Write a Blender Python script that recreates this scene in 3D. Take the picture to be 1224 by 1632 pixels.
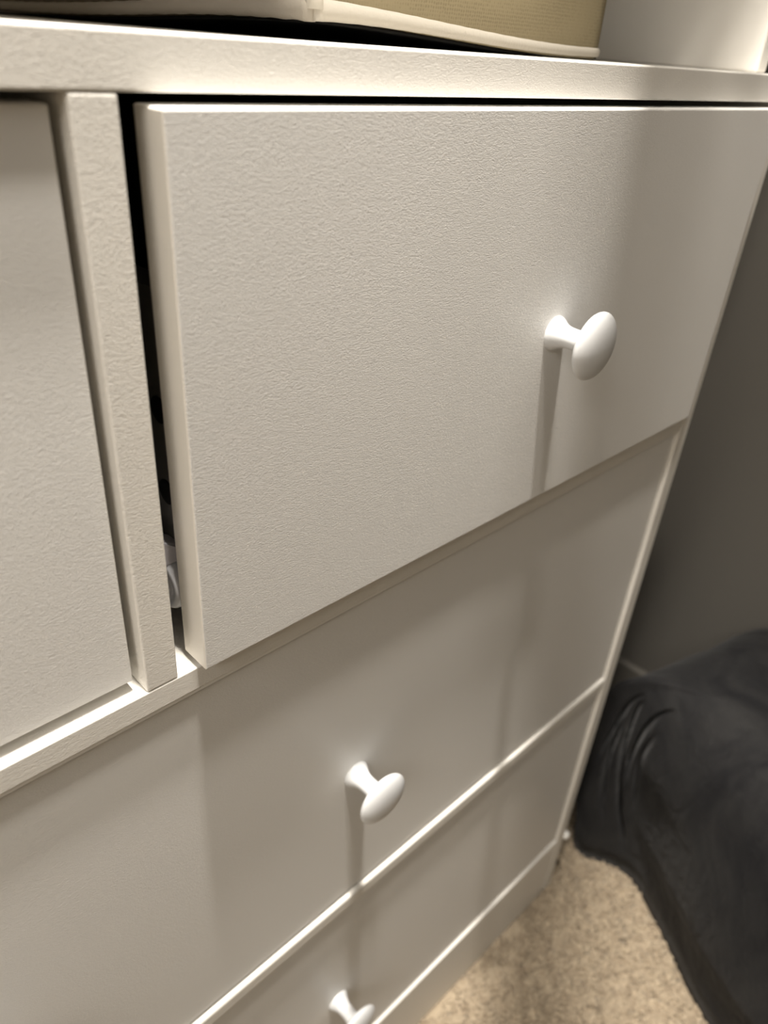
import bpy, bmesh, math, random
from mathutils import Vector, Matrix, noise
random.seed(7)
scene = bpy.context.scene
for o in list(bpy.data.objects): bpy.data.objects.remove(o, do_unlink=True)
COL = scene.collection
FL = 0.711                      # height of the upper drawer rail above the carpet

def W(x, y, z):                 # millimetres from the rail's front top edge at the divider -> metres above the floor
    return Vector((x / 1000, y / 1000, z / 1000 + FL))

# ------------------------------------------------------------------ camera
yaw, roll, pitch = 0.8066, 0.0772, -0.5537
Fv = Vector((math.sin(yaw) * math.cos(pitch), math.cos(yaw) * math.cos(pitch), math.sin(pitch)))
R0 = Vector((math.cos(yaw), -math.sin(yaw), 0)); U0 = R0.cross(Fv)
Rv = R0 * math.cos(roll) + U0 * math.sin(roll); Uv = U0 * math.cos(roll) - R0 * math.sin(roll)
cam_d = bpy.data.cameras.new('camera'); cam = bpy.data.objects.new('camera', cam_d); COL.objects.link(cam)
cam.matrix_world = Matrix.Translation(W(-108.7, -244.4, 260.0)) @ Matrix((Rv, Uv, -Fv)).transposed().to_4x4()
cam_d.sensor_fit = 'VERTICAL'; cam_d.sensor_height = 36; cam_d.sensor_width = 27
cam_d.lens = 1211.4 * 36 / 1632
cam_d.clip_start = 0.01
cam_d.dof.use_dof = True; cam_d.dof.focus_distance = 0.37; cam_d.dof.aperture_fstop = 7.0
scene.camera = cam

# ------------------------------------------------------------------ world and exposure
wd = bpy.data.worlds.new('world'); scene.world = wd; wd.use_nodes = True
wd.node_tree.nodes['Background'].inputs[0].default_value = (1, .95, .88, 1)
wd.node_tree.nodes['Background'].inputs[1].default_value = 0.02
vs = scene.view_settings
scene.display_settings.display_device = 'sRGB'
vs.view_transform = 'Standard'; vs.look = 'None'; vs.gamma = 1; vs.use_curve_mapping = False
vs.exposure = 0.0
CEIL = 2.40
K1, K2, K3 = .79, .97, 2.9
# pendant lamp in front of the chest: bulb position (m), power (W), colour, bulb radius (m)
PENDANT = ((0.02, -0.185, 1.94), 70 * K1, (1, .935, .845), .042)
# recessed downlight almost over the chest's front edge: position (m), power, colour, radius, beam
DOWN = ((0.04, -0.095), 100 * K3, (1, .935, .845), .035, 60, 3)
# unseen square fill light, added to brighten the shade: centre (m), size (m), power, colour
FILL = ((-1.95, -0.72), 1.2, 36 * K2, (1, .955, .895))

# ------------------------------------------------------------------ materials
def mat(name, col, rough=.5, spec=.5):
    m = bpy.data.materials.new(name); m.use_nodes = True
    b = m.node_tree.nodes['Principled BSDF']
    b.inputs['Base Color'].default_value = (*col, 1); b.inputs['Roughness'].default_value = rough
    b.inputs['Specular IOR Level'].default_value = spec
    return m, m.node_tree, b
def node(nt, t, **kw):
    n = nt.nodes.new(t)
    for k, v in kw.items():
        if k in n.inputs: n.inputs[k].default_value = v
        else: setattr(n, k, v)
    return n
def coords(nt, scale=(1, 1, 1)):
    tc = nt.nodes.new('ShaderNodeTexCoord'); mp = nt.nodes.new('ShaderNodeMapping')
    mp.inputs['Scale'].default_value = scale
    nt.links.new(tc.outputs['Object'], mp.inputs['Vector']); return mp.outputs['Vector']
def bump(nt, b, h, dist, strength=1, prev=None):
    n = node(nt, 'ShaderNodeBump'); n.inputs['Strength'].default_value = strength; n.inputs['Distance'].default_value = dist
    nt.links.new(h, n.inputs['Height'])
    if prev: nt.links.new(prev, n.inputs['Normal'])
    nt.links.new(n.outputs['Normal'], b.inputs['Normal']); return n.outputs['Normal']

def melamine(name, col, depth=.00011):
    m, nt, b = mat(name, col, .48, .42)
    v = coords(nt, (620, 900, 1150))
    n1 = node(nt, 'ShaderNodeTexNoise', Scale=1.0, Detail=2.0, Roughness=.5, Distortion=1.3)
    nt.links.new(v, n1.inputs['Vector'])
    v2 = coords(nt, (6, 6, 6))
    n2 = node(nt, 'ShaderNodeTexNoise', Scale=1.0, Detail=2.0)
    nt.links.new(v2, n2.inputs['Vector'])
    bump(nt, b, n1.outputs['Fac'], depth, 1)
    mr = node(nt, 'ShaderNodeMapRange'); mr.inputs['To Min'].default_value = .42; mr.inputs['To Max'].default_value = .54
    nt.links.new(n2.outputs['Fac'], mr.inputs['Value']); nt.links.new(mr.outputs['Result'], b.inputs['Roughness'])
    return m
M_white = melamine('white_melamine', (.79, .765, .715), .00016)
M_front = melamine('white_drawer_front', (.785, .775, .752), .00013)
M_edge = melamine('cream_edge_band', (.80, .765, .70), .00006)
M_knob = mat('white_plastic_knob', (.69, .70, .71), .3, .4)[0]
M_nub = mat('white_plastic_cap', (.82, .81, .78), .35)[0]
M_drawer_shade = mat('shaded_drawer_side', (.15, .145, .13), .5)[0]  # dark colour stands in for the shade behind the open drawer
M_hole = mat('black_hole', (.006, .006, .006), .6)[0]
M_roller = mat('grey_nylon', (.62, .63, .66), .35)[0]
M_bracket = mat('white_bracket', (.88, .86, .92), .4)[0]
M_inside = mat('dark_hardboard', (.10, .085, .065), .7)[0]

def mesh_fabric():
    m, nt, b = mat('beige_mesh_fabric', (.42, .36, .24), .85, .2)
    v = coords(nt, (560, 560, 560))
    vo = node(nt, 'ShaderNodeTexVoronoi', Scale=1.0, Randomness=.25)
    nt.links.new(v, vo.inputs['Vector'])
    rp = node(nt, 'ShaderNodeValToRGB'); e = rp.color_ramp.elements
    e[0].position = .18; e[0].color = (.215, .178, .108, 1); e[1].position = .5; e[1].color = (.275, .23, .142, 1)
    nt.links.new(vo.outputs['Distance'], rp.inputs['Fac']); nt.links.new(rp.outputs['Color'], b.inputs['Base Color'])
    bump(nt, b, vo.outputs['Distance'], .0003, .6); return m
M_mesh = mesh_fabric()
def cloth(name, col, sc=900, d=.0003, rough=.9):
    m, nt, b = mat(name, col, rough, .15)
    v = coords(nt, (sc, sc, sc * .45))
    n = node(nt, 'ShaderNodeTexNoise', Scale=1.0, Detail=2.0); nt.links.new(v, n.inputs['Vector'])
    bump(nt, b, n.outputs['Fac'], d, .8); return m
M_bind = cloth('white_binding', (.58, .54, .47))
M_side = cloth('shaded_side_cloth', (.15, .125, .09))  # side cloth darkened in its colour for the shade on that side
M_bind_shade = cloth('shaded_binding', (.44, .40, .34))  # shaded copy of the white binding, for the left edge
M_black = cloth('black_lining', (.008, .0075, .007))

def velvet():
    m, nt, b = mat('dark_grey_velvet', (.04, .04, .042), .75, .1)
    b.inputs['Sheen Weight'].default_value = .10; b.inputs['Sheen Roughness'].default_value = .4
    v = coords(nt, (9, 9, 6))
    n = node(nt, 'ShaderNodeTexNoise', Scale=1.0, Detail=4.0, Roughness=.55, Distortion=1.6); nt.links.new(v, n.inputs['Vector'])
    rp = node(nt, 'ShaderNodeValToRGB'); e = rp.color_ramp.elements
    e[0].position = .36; e[0].color = (.013, .013, .0143, 1); e[1].position = .66; e[1].color = (.026, .0257, .0258, 1)
    nt.links.new(n.outputs['Fac'], rp.inputs['Fac']); nt.links.new(rp.outputs['Color'], b.inputs['Base Color'])
    v2 = coords(nt, (45, 45, 30))
    n2 = node(nt, 'ShaderNodeTexNoise', Scale=1.0, Detail=3.0, Distortion=.8); nt.links.new(v2, n2.inputs['Vector'])
    bump(nt, b, n2.outputs['Fac'], .006, .5); return m
M_velvet = velvet()
def paint(name, col, d=.0008):
    m, nt, b = mat(name, col, .8, .25)
    v = coords(nt, (220, 220, 220))
    n = node(nt, 'ShaderNodeTexNoise', Scale=1.0, Detail=3.0); nt.links.new(v, n.inputs['Vector'])
    bump(nt, b, n.outputs['Fac'], d, .4); return m
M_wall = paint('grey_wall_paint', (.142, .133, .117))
M_light_wall = paint('cream_wall_paint', (.62, .58, .51))
M_ceil = paint('white_ceiling_paint', (.75, .73, .68))
def carpet(name, k=1):
    m, nt, b = mat(name, (.3, .23, .16), .95, .1)
    v = coords(nt, (70, 70, 30))
    n = node(nt, 'ShaderNodeTexNoise', Scale=1.0, Detail=3.0, Roughness=.65); nt.links.new(v, n.inputs['Vector'])
    rp = node(nt, 'ShaderNodeValToRGB'); e = rp.color_ramp.elements
    e[0].position = .35; e[0].color = (.25 * k, .20 * k, .143 * k, 1); e[1].position = .66; e[1].color = (.37 * k, .305 * k, .222 * k, 1)
    nt.links.new(n.outputs['Fac'], rp.inputs['Fac']); nt.links.new(rp.outputs['Color'], b.inputs['Base Color'])
    b.inputs['Sheen Weight'].default_value = .1
    bump(nt, b, n.outputs['Fac'], .004, .6); return m
M_carpet = carpet('beige_carpet', 1.1); M_pile = carpet('beige_carpet_pile', 1.38)

# ------------------------------------------------------------------ helpers
def link(name, bm, m, parent=None, smooth=False):
    me = bpy.data.meshes.new(name); bm.normal_update(); bm.to_mesh(me); bm.free()
    if smooth:
        for p in me.polygons: p.use_smooth = True
    for q in (m if isinstance(m, (list, tuple)) else [m]): me.materials.append(q)
    o = bpy.data.objects.new(name, me); COL.objects.link(o)
    if parent: o.parent = parent; o.matrix_parent_inverse = Matrix.Identity(4)
    return o
def empty(name, loc, label, cat, group=None):
    o = bpy.data.objects.new(name, None); COL.objects.link(o); o.location = loc; o.empty_display_size = .05
    o['label'] = label; o['category'] = cat
    if group: o['group'] = group
    return o
def tag(o, label, cat, group=None):
    o['label'] = label; o['category'] = cat
    if group: o['group'] = group
    return o
def add_box(bm, a, b, bev=0.0, seg=2, mi=0):
    x0, y0, z0 = a; x1, y1, z1 = b
    vs_ = [bm.verts.new(p) for p in [(x0, y0, z0), (x1, y0, z0), (x1, y1, z0), (x0, y1, z0), (x0, y0, z1), (x1, y0, z1), (x1, y1, z1), (x0, y1, z1)]]
    fs = [bm.faces.new([vs_[i] for i in f]) for f in [(0, 3, 2, 1), (4, 5, 6, 7), (0, 1, 5, 4), (1, 2, 6, 5), (2, 3, 7, 6), (3, 0, 4, 7)]]
    for f in fs: f.material_index = mi
    if bev:
        es = list({e for f in fs for e in f.edges})
        bmesh.ops.bevel(bm, geom=es, offset=bev, segments=seg, profile=.5, affect='EDGES', clamp_overlap=True)
def box(name, a, b, m, parent=None, bev=0.0, seg=2):
    """box given in the millimetre frame, stored relative to its parent"""
    off = parent.matrix_world.translation.copy() if parent and parent.parent is None else Vector((0, 0, 0))
    off = ORG.get(parent, Vector((0, 0, 0))) if parent else Vector((0, 0, 0))
    bm = bmesh.new(); add_box(bm, W(*a) - off, W(*b) - off, bev / 1000, seg)
    o = link(name, bm, m, parent)
    ORG[o] = off
    return o
ORG = {}
def struct(name, a, b, m):
    o = box(name, a, b, m); o['kind'] = 'structure'; return o
def lathe(bm, prof, axis_pos, n=48):
    """prof: list of (radius, distance along -y) from the face outwards, metres"""
    rings = []
    for r, d in prof:
        if r < 1e-6: rings.append([bm.verts.new(axis_pos + Vector((0, -d, 0)))])
        else: rings.append([bm.verts.new(axis_pos + Vector((r * math.cos(2 * math.pi * k / n), -d, r * math.sin(2 * math.pi * k / n)))) for k in range(n)])
    for A, B in zip(rings, rings[1:]):
        for k in range(n):
            j = (k + 1) % n
            if len(A) == 1: f = [A[0], B[k], B[j]]
            elif len(B) == 1: f = [A[k], B[0], A[j]]
            else: f = [A[k], B[k], B[j], A[j]]
            bm.faces.new(f)
    bmesh.ops.recalc_face_normals(bm, faces=bm.faces)

# ------------------------------------------------------------------ the setting
XW, YB, XL, YF, ZC = 900, 500, -2600, -3000, CEIL * 1000 - 711
ZF = -711
floor = struct('floor', (XL - 60, YF - 60, ZF - 50), (XW + 60, YB + 60, ZF), M_carpet)
struct('ceiling', (XL - 60, YF - 60, ZC), (XW + 60, YB + 60, ZC + 60), M_ceil)
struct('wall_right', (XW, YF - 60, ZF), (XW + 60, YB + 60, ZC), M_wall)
struct('wall_back', (XL - 60, YB, ZF), (XW, YB + 60, ZC), M_light_wall)
struct('wall_left', (XL - 60, YF, ZF), (XL, YB, ZC), M_light_wall)
struct('wall_front', (XL - 60, YF - 60, ZF), (XW, YF, ZC), M_light_wall)
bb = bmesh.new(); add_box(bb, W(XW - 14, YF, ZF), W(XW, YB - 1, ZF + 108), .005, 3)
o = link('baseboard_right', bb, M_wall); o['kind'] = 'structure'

# carpet pile: short tufts where the carpet can be seen
bm = bmesh.new()
for i in range(64000):
    x = random.uniform(-.62, .88); y = random.uniform(-.80, .30)
    if -.004 < y and x < .545: continue
    h = random.uniform(.003, .007); r = random.uniform(.0016, .003); a = random.uniform(0, 6.28)
    tx, ty = random.gauss(0, .004), random.gauss(0, .004)
    base = [bm.verts.new((x + r * math.cos(a + k * 2.094), y + r * math.sin(a + k * 2.094), -.001)) for k in range(3)]
    mid = [bm.verts.new((x + tx * .6 + 1.15 * r * math.cos(a + .5 + k * 2.094), y + ty * .6 + 1.15 * r * math.sin(a + .5 + k * 2.094), h * .7)) for k in range(3)]
    tip = bm.verts.new((x + tx, y + ty, h))
    for k in range(3):
        j = (k + 1) % 3
        bm.faces.new((base[k], base[j], mid[j], mid[k])); bm.faces.new((mid[k], mid[j], tip))
o = link('carpet_pile', bm, M_pile, floor, True); o['kind'] = 'stuff'

# ------------------------------------------------------------------ chest of drawers
ORG_C = Vector((.008, .24, 0))
chest = empty('chest_of_drawers', ORG_C, 'white melamine chest of drawers with round white knobs, upper right drawer ajar', 'chest of drawers')
ORG[chest] = ORG_C
XO, XI, XLI, XLO = 533, 515.5, -499.5, -517
ZT0, ZT1 = 241.5, 257.9
Z2T, Z2B, Z3 = -313.9, -328.5, -599.5
DEP = 470
box('top_panel', (XLO - 2, 0, ZT0), (XO + 14, DEP, ZT1), M_white, chest, .9, 3)
for x0, x1 in ((XI, XO), (XLO, XLI)):
    box('side_panel', (x0, 0, ZF + 1), (x1, DEP, ZT0 - .1), M_white, chest, 1.6, 3)
box('divider', (0, 0, .1), (16, DEP - 10, ZT0 - .1), M_white, chest, 1.0, 3)
box('rail', (XLI, 0, -13.5), (XI, DEP - 10, 0), M_white, chest, .6, 2)
box('edge_strip', (XLI, .45, -16.0), (XI, 12, -13.4), M_white, chest, .35, 1)
box('rail', (XLI, 0, Z2B), (XI, 90, Z2T), M_white, chest, 2.4, 3)
box('plinth', (XLI, 0, ZF + 1), (XI, 18, Z3), M_white, chest, 2.2, 3)
box('back_panel', (XLI, DEP - 9, -705), (XI, DEP - 4, ZT0 - .2), M_inside, chest)
# small rounded cap that sticks out beyond the side panel at the level of the bottom edge
bm = bmesh.new()
lathe(bm, [(0, -.011), (.0045, -.010), (.0058, -.006), (.006, .001), (.0048, .0045), (.0026, .0062), (0, .0068)], Vector((0, 0, 0)), 20)
bmesh.ops.transform(bm, matrix=Matrix.Translation(W(536.5, 2.0, -607) - ORG_C), verts=bm.verts)
o = link('end_cap', bm, M_nub, chest, True); o['label'] = 'small white rounded cap at the outer end of the bottom edge'

KP = [(.0102, -.0005), (.0102, .0010), (.0092, .0026), (.0074, .0054), (.0063, .0088), (.0060, .0130), (.0061, .0175), (.0066, .0205),
      (.0090, .0226), (.0140, .0236), (.0178, .0246), (.0193, .0258), (.0198, .0272), (.0194, .0285), (.0178, .0301), (.0150, .0316), (.0112, .0328), (.0060, .0336), (0, .0338)]
def smooth_prof(p, k=2):
    for _ in range(k):
        q = [p[0]]
        for a, b in zip(p, p[1:]):
            q += [((a[0] * .75 + b[0] * .25), (a[1] * .75 + b[1] * .25)), ((a[0] * .25 + b[0] * .75), (a[1] * .25 + b[1] * .75))]
        q.append(p[-1]); p = q
    return p
KPS = smooth_prof(KP, 1)
bm = bmesh.new(); lathe(bm, KPS, Vector((0, 0, 0)), 48)
KME = bpy.data.meshes.new('knob'); bm.to_mesh(KME); bm.free(); KME.materials.append(M_knob)
for p in KME.polygons: p.use_smooth = True
def knob(drawer, x, y, z):
    k = bpy.data.objects.new('knob', KME); COL.objects.link(k); k.parent = drawer
    k.location = W(x, y, z) - ORG_C; k['label'] = 'round white mushroom knob'
    return k
def drawer(x0, x1, z0, z1, y, th, knobs, bx=None, label=None, shear=0.0):
    bm = bmesh.new(); add_box(bm, W(x0, y, z0) - ORG_C, W(x1, y + th, z1) - ORG_C, .0009, 3)
    bm.normal_update()
    for f in bm.faces:
        if abs(f.normal.x) > .5: f.material_index = 1
    d = link('drawer', bm, [M_front, M_edge], chest); ORG[d] = ORG_C
    if label: d['label'] = label
    for kx, kz in knobs: knob(d, kx, y, kz)
    a, b, top = bx or (14, 14, 60)
    yb = y + th
    for sx in (x0 + a, x1 - b - 12):
        box('drawer_side', (sx, yb - .2, z0 + 12), (sx + 12, 430, z1 - top), M_drawer_shade, d)
    box('drawer_bottom', (x0 + a + 12, yb - .2, z0 + 14), (x1 - b - 12, 430, z0 + 20), M_inside, d)
    box('drawer_back', (x0 + a + 12, 418, z0 + 20), (x1 - b - 12, 430, z1 - top), M_inside, d)
    return d
# upper row: a closed one left of the divider, the open one right of it
drawer(-494, -3.7, 6.4, 237.9, 5.0, 17, [(-249, 121)])
od = drawer(25.9, 504.5, 4.0, 237.9, -8, 18.5, [(270, 121.5)], (11, 11, 66), 'drawer standing slightly open')
# black discs standing in for the shade inside bolt holes on the visible drawer side
for z in (119, 78):
    bm = bmesh.new(); off = W(36.4, 33.5, z) - ORG_C
    n = 20; c = [bm.verts.new(off + Vector((0, .0062 * math.cos(k * 6.2832 / n), .0062 * math.sin(k * 6.2832 / n)))) for k in range(n)]
    c2 = [bm.verts.new(v.co + Vector((.0006, 0, 0))) for v in c]
    bm.faces.new(c[::-1]); bm.faces.new(c2)
    for k in range(n): bm.faces.new((c[k], c[(k + 1) % n], c2[(k + 1) % n], c2[k]))
    link('hole_disc', bm, M_hole, od)
drawer(-496, 513.5, Z2T + 3, -18.8, 3.4, 17, [(141.7, -172), (-125.7, -172)])
drawer(-496, 513.5, Z3 + 3, Z2B - 3, 3.4, 17, [(138.8, -475.5), (-125.7, -475.5)])
# runner with its roller, screwed to the divider
rn = box('drawer_runner', (16, 22, 24), (18, 400, 50), M_bracket, chest, .3, 1)
bm = bmesh.new()
lathe(bm, [(0, -.0005), (.0035, -.0005), (.0035, .0004), (.0085, .0004), (.0098, -.0005), (.0122, -.0002), (.0130, .0012), (.0130, .0068), (.0122, .008), (0, .008)], Vector((0, 0, 0)), 36)
bmesh.ops.transform(bm, matrix=Matrix.Translation(W(26, 24, 36) - ORG_C) @ Matrix.Rotation(math.radians(90), 4, 'Z'), verts=bm.verts)
o = link('roller', bm, M_roller, rn, True); o['label'] = 'grey nylon runner wheel'
bm = bmesh.new()
pts = [(16, 68), (38, 52), (38, 49), (16, 49)]
A = [bm.verts.new(W(16 + (p[0] - 16) * 1.0, 20, p[1]) - ORG_C) for p in pts]; B = [bm.verts.new(v.co + Vector((0, .016, 0))) for v in A]
bm.faces.new(A); bm.faces.new(B[::-1])
for k in range(4): bm.faces.new((A[k], B[k], B[(k + 1) % 4], A[(k + 1) % 4]))
bmesh.ops.recalc_face_normals(bm, faces=bm.faces)
link('bracket', bm, M_bracket, rn)

# ------------------------------------------------------------------ shelf unit standing on the chest
ORG_H = W(8, 240, ZT1)
hutch = empty('shelf_unit', ORG_H, 'white shelf unit standing on top of the chest, its side upright at the right', 'shelf unit')
ORG[hutch] = ORG_H
HY, HZ = 22, 500
box('side_panel', (517, HY, ZT1), (533, 460, 940), M_white, hutch, 2.0, 3)
box('side_panel', (-517, HY, ZT1), (-501, 460, 940), M_white, hutch, 2.0, 3)
box('shelf', (-501, HY, HZ), (517, 452, HZ + 16), M_white, hutch, .8)
box('top_panel', (-501, HY, 924), (517, 452, 940), M_white, hutch, .8)
box('back_panel', (-501, 452, ZT1), (517, 460, 940), M_white, hutch)

# unseen upper doors, the ajar one added to cast a shadow band on the drawer
def cab_door(x0, x1, ang, kx, label=None):
    bm = bmesh.new(); w = (x1 - x0) / 1000
    add_box(bm, Vector((-w, -.016, 0)), Vector((0, 0, .40)), .0009, 2)
    rot = Matrix.Translation(W(x1, HY - 1, HZ + 18) - ORG_H) @ Matrix.Rotation(math.radians(ang), 4, 'Z')
    bmesh.ops.transform(bm, matrix=rot, verts=bm.verts)
    d = link('door', bm, M_front, hutch)
    if label: d['label'] = label
    k = bpy.data.objects.new('knob', KME); COL.objects.link(k); k.parent = d
    k.matrix_local = rot @ Matrix.Translation((-w + .035, -.016, .06)); return d
cab_door(-499, -248, 0, 0)
cab_door(-246, 108, 0, 0)
cab_door(110, 327, 33.5, 0, 'unseen cabinet door ajar, added to cast a shadow band')
cab_door(329, 515, 0, 0)

# ------------------------------------------------------------------ fabric storage box
# footprint on the chest top; the lower front edge sags upwards at the near corner
BX0, BX1, BY0, BY1, BZ1 = 151, 386, 72, 440, 335
ORG_B = W((BX0 + BX1) / 2, (BY0 + BY1) / 2, ZT1)
fb = empty('storage_box', ORG_B, 'beige mesh fabric storage box with white piping on top of the chest', 'box')
def smoothstep(t): t = max(0, min(1, t)); return t * t * (3 - 2 * t)
def low_front(t):               # height of the lower front edge above the top (mm), t from the near corner to the right end
    return .9 + 7.6 * (1 - smoothstep(t / .93)) - 1.2 * math.sin(math.pi * min(1, t)) * .4
def low_side(t):                # lower edge of the left side going back
    return 8.5 - 6.5 * smoothstep(t / .9) + .7 * math.sin(t * 9) * (t * (1 - t)) * 2
def sheet(name, fn, nu, nv, m, th, nrm):
    bm = bmesh.new(); V = [[bm.verts.new(fn(u / nu, v / nv) - ORG_B) for v in range(nv + 1)] for u in range(nu + 1)]
    N = Vector(nrm) * th / 1000
    V2 = [[bm.verts.new(p.co - N) for p in r] for r in V]
    for u in range(nu):
        for v in range(nv):
            bm.faces.new((V[u][v], V[u + 1][v], V[u + 1][v + 1], V[u][v + 1]))
            bm.faces.new((V2[u][v], V2[u][v + 1], V2[u + 1][v + 1], V2[u + 1][v]))
    for u in range(nu):
        bm.faces.new((V[u][0], V2[u][0], V2[u + 1][0], V[u + 1][0])); bm.faces.new((V[u][nv], V[u + 1][nv], V2[u + 1][nv], V2[u][nv]))
    for v in range(nv):
        bm.faces.new((V[0][v], V[0][v + 1], V2[0][v + 1], V2[0][v])); bm.faces.new((V[nu][v], V2[nu][v], V2[nu][v + 1], V[nu][v + 1]))
    bmesh.ops.recalc_face_normals(bm, faces=bm.faces)
    return link(name, bm, m, fb, True)
def front_pt(u, v):
    z0 = ZT1 + low_front(u)
    return W(BX0 + (BX1 - BX0) * u, BY0 - 2.5 * math.sin(math.pi * u) * math.sin(math.pi * min(1, v * 1.2)), z0 + (BZ1 - z0) * v)
def left_pt(u, v):
    z0 = ZT1 + low_side(u)
    return W(BX0 - 2 * math.sin(math.pi * u), BY0 + (BY1 - BY0) * u, z0 + (BZ1 - z0) * v)
def right_pt(u, v):
    z0 = ZT1 + low_front(1)
    return W(BX1, BY0 + (BY1 - BY0) * u, z0 + (BZ1 - z0) * v)
def back_pt(u, v): return W(BX0 + (BX1 - BX0) * u, BY1, ZT1 + 2 + (BZ1 - ZT1 - 2) * v)
sheet('front_panel', front_pt, 36, 14, M_mesh, 2.5, (0, -1, 0))
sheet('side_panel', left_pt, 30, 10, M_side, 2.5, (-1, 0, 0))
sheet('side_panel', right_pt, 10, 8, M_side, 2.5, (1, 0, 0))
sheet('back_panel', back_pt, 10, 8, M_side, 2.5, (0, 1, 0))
def base_pt(u, v):
    # black underside: lifted like its edges, drooping a little inside
    e = low_front(u) * (1 - v) + low_side(v) * 0 + 1.0 * v
    z = ZT1 + max(.6, (low_front(u) if v < .001 else min(low_front(u), low_side(v) + 2 * u)) - .6 - 2.2 * math.sin(math.pi * u) * math.sin(math.pi * v))
    return W(BX0 + 1 + (BX1 - BX0 - 2) * u, BY0 + 1 + (BY1 - BY0 - 2) * v, z)
sheet('base', base_pt, 24, 24, M_black, -1.0, (0, 0, -1))['label'] = 'black underside of the box'
def piping(name, pts, r, m, n=12, puff=0):
    bm = bmesh.new(); rings = []
    for i, p in enumerate(pts):
        t = (pts[min(i + 1, len(pts) - 1)] - pts[max(i - 1, 0)]).normalized()
        a = t.cross(Vector((0, 0, 1)) if abs(t.z) < .9 else Vector((0, 1, 0))).normalized(); b = t.cross(a)
        rr = r * (1 + puff * math.sin(i * 1.9)) * (1 - .30 * i / len(pts)) * (1 + .3 * math.exp(-i / 7))
        rings.append([bm.verts.new(p - ORG_B + a * rr * math.cos(k * 2 * math.pi / n) + b * rr * 1.25 * math.sin(k * 2 * math.pi / n)) for k in range(n)])
    for A, B in zip(rings, rings[1:]):
        for k in range(n): bm.faces.new((A[k], A[(k + 1) % n], B[(k + 1) % n], B[k]))
    bm.faces.new(rings[0][::-1]); bm.faces.new(rings[-1]); bmesh.ops.recalc_face_normals(bm, faces=bm.faces)
    o = link(name, bm, m, fb, True); o['label'] = 'white cloth piping along an edge of the box'; return o
up = Vector((0, 0, .0036))
piping('piping', [front_pt(i / 50, 0) + up for i in range(51)], .0029, M_bind, 14, .02)
piping('piping', [left_pt(i / 70, 0) + up for i in range(71)], .0031, M_bind_shade, 14, .05)
piping('piping', [front_pt(0, i / 20) + up for i in range(21)], .0030, M_bind, 14, .02)

# ------------------------------------------------------------------ dark velvet pouf slumped between chest and wall
FOOT = [(598, 12), (612, 34), (640, 26), (710, 6), (800, -18), (868, -36), (890, -80), (890, -300), (890, -640), (850, -740), (700, -760), (470, -750), (392, -690), (410, -540), (455, -380), (515, -222), (572, -134), (618, -62), (616, -24)]
FOOT_TOP = FOOT[:]
FOOT_TOP[15:] = [(522, -222), (556, -134), (588, -62), (602, -24)]
FOOT_TOP[0] = (610, 8)
PCX, PCY, PH = 690, -360, 358
def cat(P, t):
    n = len(P); f = (t % 1.0) * n; i = int(f); u = f - i
    p0, p1, p2, p3 = P[(i - 1) % n], P[i % n], P[(i + 1) % n], P[(i + 2) % n]
    return tuple(.5 * ((2 * b) + (c - a) * u + (2 * a - 5 * b + 4 * c - d) * u * u + (3 * b - a - 3 * c + d) * u ** 3) for a, b, c, d in zip(p0, p1, p2, p3))
ORG_P = W(PCX, PCY, ZF)
NU, NV = 380, 60
CREASES = [(-.066, .02, 30, .0050, .30, .74), (-.045, .09, 26, .0048, .08, .66), (-.022, .05, 18, .0042, .12, .50), (-.088, .01, 12, .0060, .2, .6), (-.004, .0, 12, .0050, .3, .7)]
def pouf_pt(u, t):
    """u runs round the footprint, t from the carpet up over the rim to the middle of the top"""
    w = smoothstep(t / .55); b0, b1 = cat(FOOT, u), cat(FOOT_TOP, u)
    px, py = b0[0] + (b1[0] - b0[0]) * w, b0[1] + (b1[1] - b0[1]) * w
    v = t ** 2.2; a = v * math.pi / 2
    k = math.cos(a) ** .24
    z = PH * math.sin(a) ** .27 if t > 0 else 0
    d = Vector((px - PCX, py - PCY, 0)); L = d.length; d = d / L
    r = L * k + 9 * math.sin(math.pi * min(1, t * 1.3)) - 16 * max(0, 1 - t * 9)
    uu = (u + .5) % 1.0 - .5; fold = 0
    for u0, k1, dep, wd, ta, tb in CREASES:
        win = max(0, min(1, (t - ta + .06) / .12)) * max(0, min(1, (tb - t) / .16))
        fold += dep * win * math.exp(-((uu - u0 - k1 * (t - .35)) / wd) ** 2)
    f = min(1, max(0, (t - .08) / .3)) * min(1, (1 - t) / .2)
    r += 8 * noise.noise(Vector((px * .012, py * .012, z * .010))) * f
    z += 7 * noise.noise(Vector(((PCX + d.x * r) * .011, (PCY + d.y * r) * .011, 5))) * math.sin(a) ** 2
    return PCX + d.x * r + fold, PCY + d.y * r + .25 * fold, max(0, z)
bm = bmesh.new()
G = [[bm.verts.new(W(min(p[0], 896), p[1], ZF + 1 + p[2]) - ORG_P) for p in (pouf_pt(i / NU, j / NV) for j in range(NV))] for i in range(NU)]
tip = bm.verts.new(W(PCX, PCY, ZF + 1 + PH) - ORG_P)
for i in range(NU):
    k = (i + 1) % NU
    for j in range(NV - 1): bm.faces.new((G[i][j], G[k][j], G[k][j + 1], G[i][j + 1]))
    bm.faces.new((G[i][NV - 1], G[k][NV - 1], tip))
bm.faces.new([G[i][0] for i in range(NU)])
bmesh.ops.recalc_face_normals(bm, faces=bm.faces)
pouf = link('velvet_pouf', bm, M_velvet, None, True); pouf.location = ORG_P
tag(pouf, 'large dark grey velvet pouf on the carpet between the chest and the wall', 'pouf')

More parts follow.
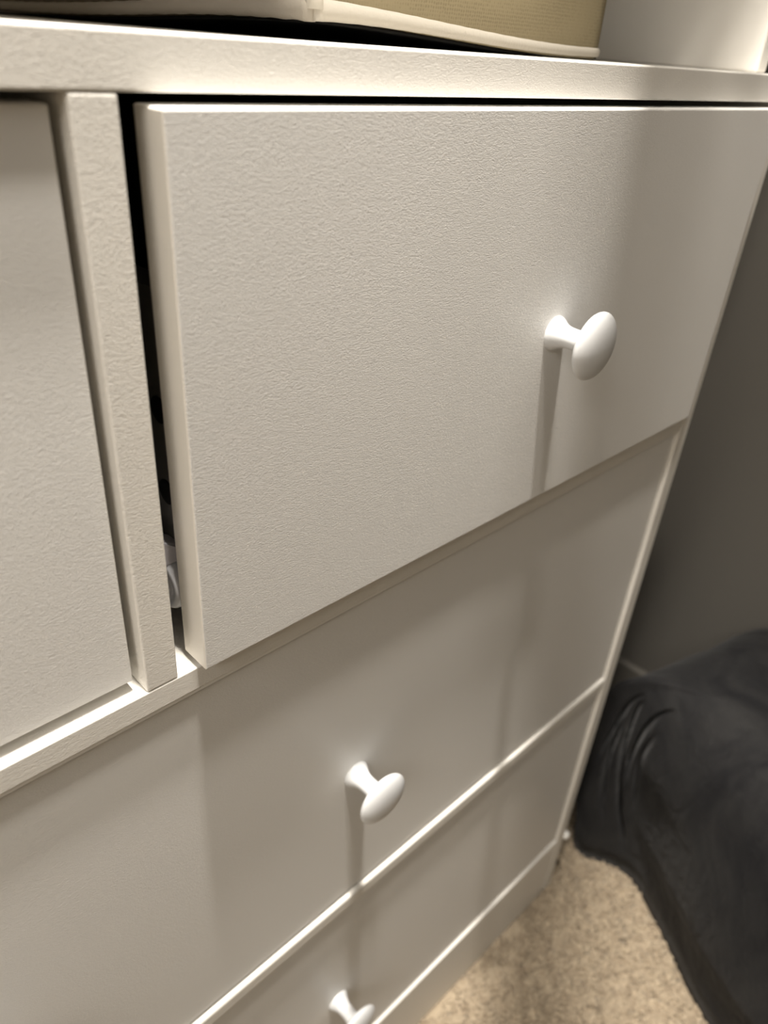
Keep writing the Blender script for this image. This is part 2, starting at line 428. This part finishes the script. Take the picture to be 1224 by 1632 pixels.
# ------------------------------------------------------------------ pendant lamp
(lx, ly, lz), lpw, lcol, lrad = PENDANT
ORG_L = Vector((lx, ly, CEIL))
t = empty('pendant_lamp', ORG_L, 'white pendant lamp hanging from the ceiling in front of the chest', 'lamp')
def zlathe(name, prof, m, n=40):
    bm = bmesh.new(); lathe(bm, prof, Vector((0, 0, 0)), n)
    bmesh.ops.transform(bm, matrix=Matrix.Rotation(math.radians(90), 4, 'X'), verts=bm.verts)   # -y becomes -z
    return link(name, bm, m, t, True)
H = CEIL - lz
zlathe('ceiling_rose', [(0, .0005), (.045, .0005), (.045, .012), (.030, .024), (0, .026)], M_nub)
zlathe('cord', [(0, .02), (.003, .021), (.003, H - .14), (0, H - .139)], M_nub, 10)
zlathe('shade', [(.020, H - .150), (.030, H - .146), (.060, H - .10), (.095, H - .03), (.105, H + .03), (.103, H + .03), (.093, H - .03), (.058, H - .098), (.029, H - .142), (.020, H - .146), (.020, H - .150)], M_nub)
zlathe('socket', [(0, H - .14), (.017, H - .139), (.017, H - .075), (0, H - .074)], M_nub, 20)
ld = bpy.data.lights.new('lamp', 'SPOT'); ld.shadow_soft_size = lrad; ld.energy = lpw; ld.color = lcol
ld.spot_size = math.radians(120); ld.spot_blend = .6
lo = bpy.data.objects.new('lamp', ld); COL.objects.link(lo); lo.parent = t; lo.location = (0, 0, -H)

# recessed downlight
(x, y), pw, colr, rad, beam, tilt = DOWN
t = empty('ceiling_downlight', Vector((x, y, CEIL)), 'small round downlight in the ceiling right above the front of the chest', 'ceiling light')
bm = bmesh.new()
n = 40; rings = []
for r, z in ((rad + .004, -.0005), (rad + .004, -.006), (rad + .012, -.008), (rad + .022, -.005), (rad + .024, -.0005)):
    rings.append([bm.verts.new((r * math.cos(k * 2 * math.pi / n), r * math.sin(k * 2 * math.pi / n), z)) for k in range(n)])
for A, B in zip(rings, rings[1:] + rings[:1]):
    for k in range(n): bm.faces.new((A[k], A[(k + 1) % n], B[(k + 1) % n], B[k]))
bmesh.ops.recalc_face_normals(bm, faces=bm.faces)
link('trim_ring', bm, M_nub, t, True)
ld = bpy.data.lights.new('lamp', 'SPOT'); ld.shadow_soft_size = rad; ld.energy = pw; ld.color = colr
ld.spot_size = math.radians(beam); ld.spot_blend = 1.0
lo = bpy.data.objects.new('lamp', ld); COL.objects.link(lo); lo.parent = t; lo.location = (0, 0, -.012); lo.rotation_euler = (0, math.radians(tilt), 0)

# unseen square fill light added at the ceiling, to the left behind the viewer
(px_, py_), ps, ppw, pcol = FILL
t = empty('fill_panel', Vector((px_, py_, CEIL)), 'large unseen square fill light added at the ceiling to the left', 'ceiling light')
bm = bmesh.new(); add_box(bm, Vector((-ps / 2 - .03, -ps / 2 - .03, -.03)), Vector((ps / 2 + .03, ps / 2 + .03, -.0005)), .004, 2)
link('fill_frame', bm, M_nub, t)
ld = bpy.data.lights.new('lamp', 'AREA'); ld.shape = 'SQUARE'; ld.size = ps; ld.energy = ppw; ld.color = pcol
lo = bpy.data.objects.new('lamp', ld); COL.objects.link(lo); lo.parent = t; lo.location = (0, 0, -.034)
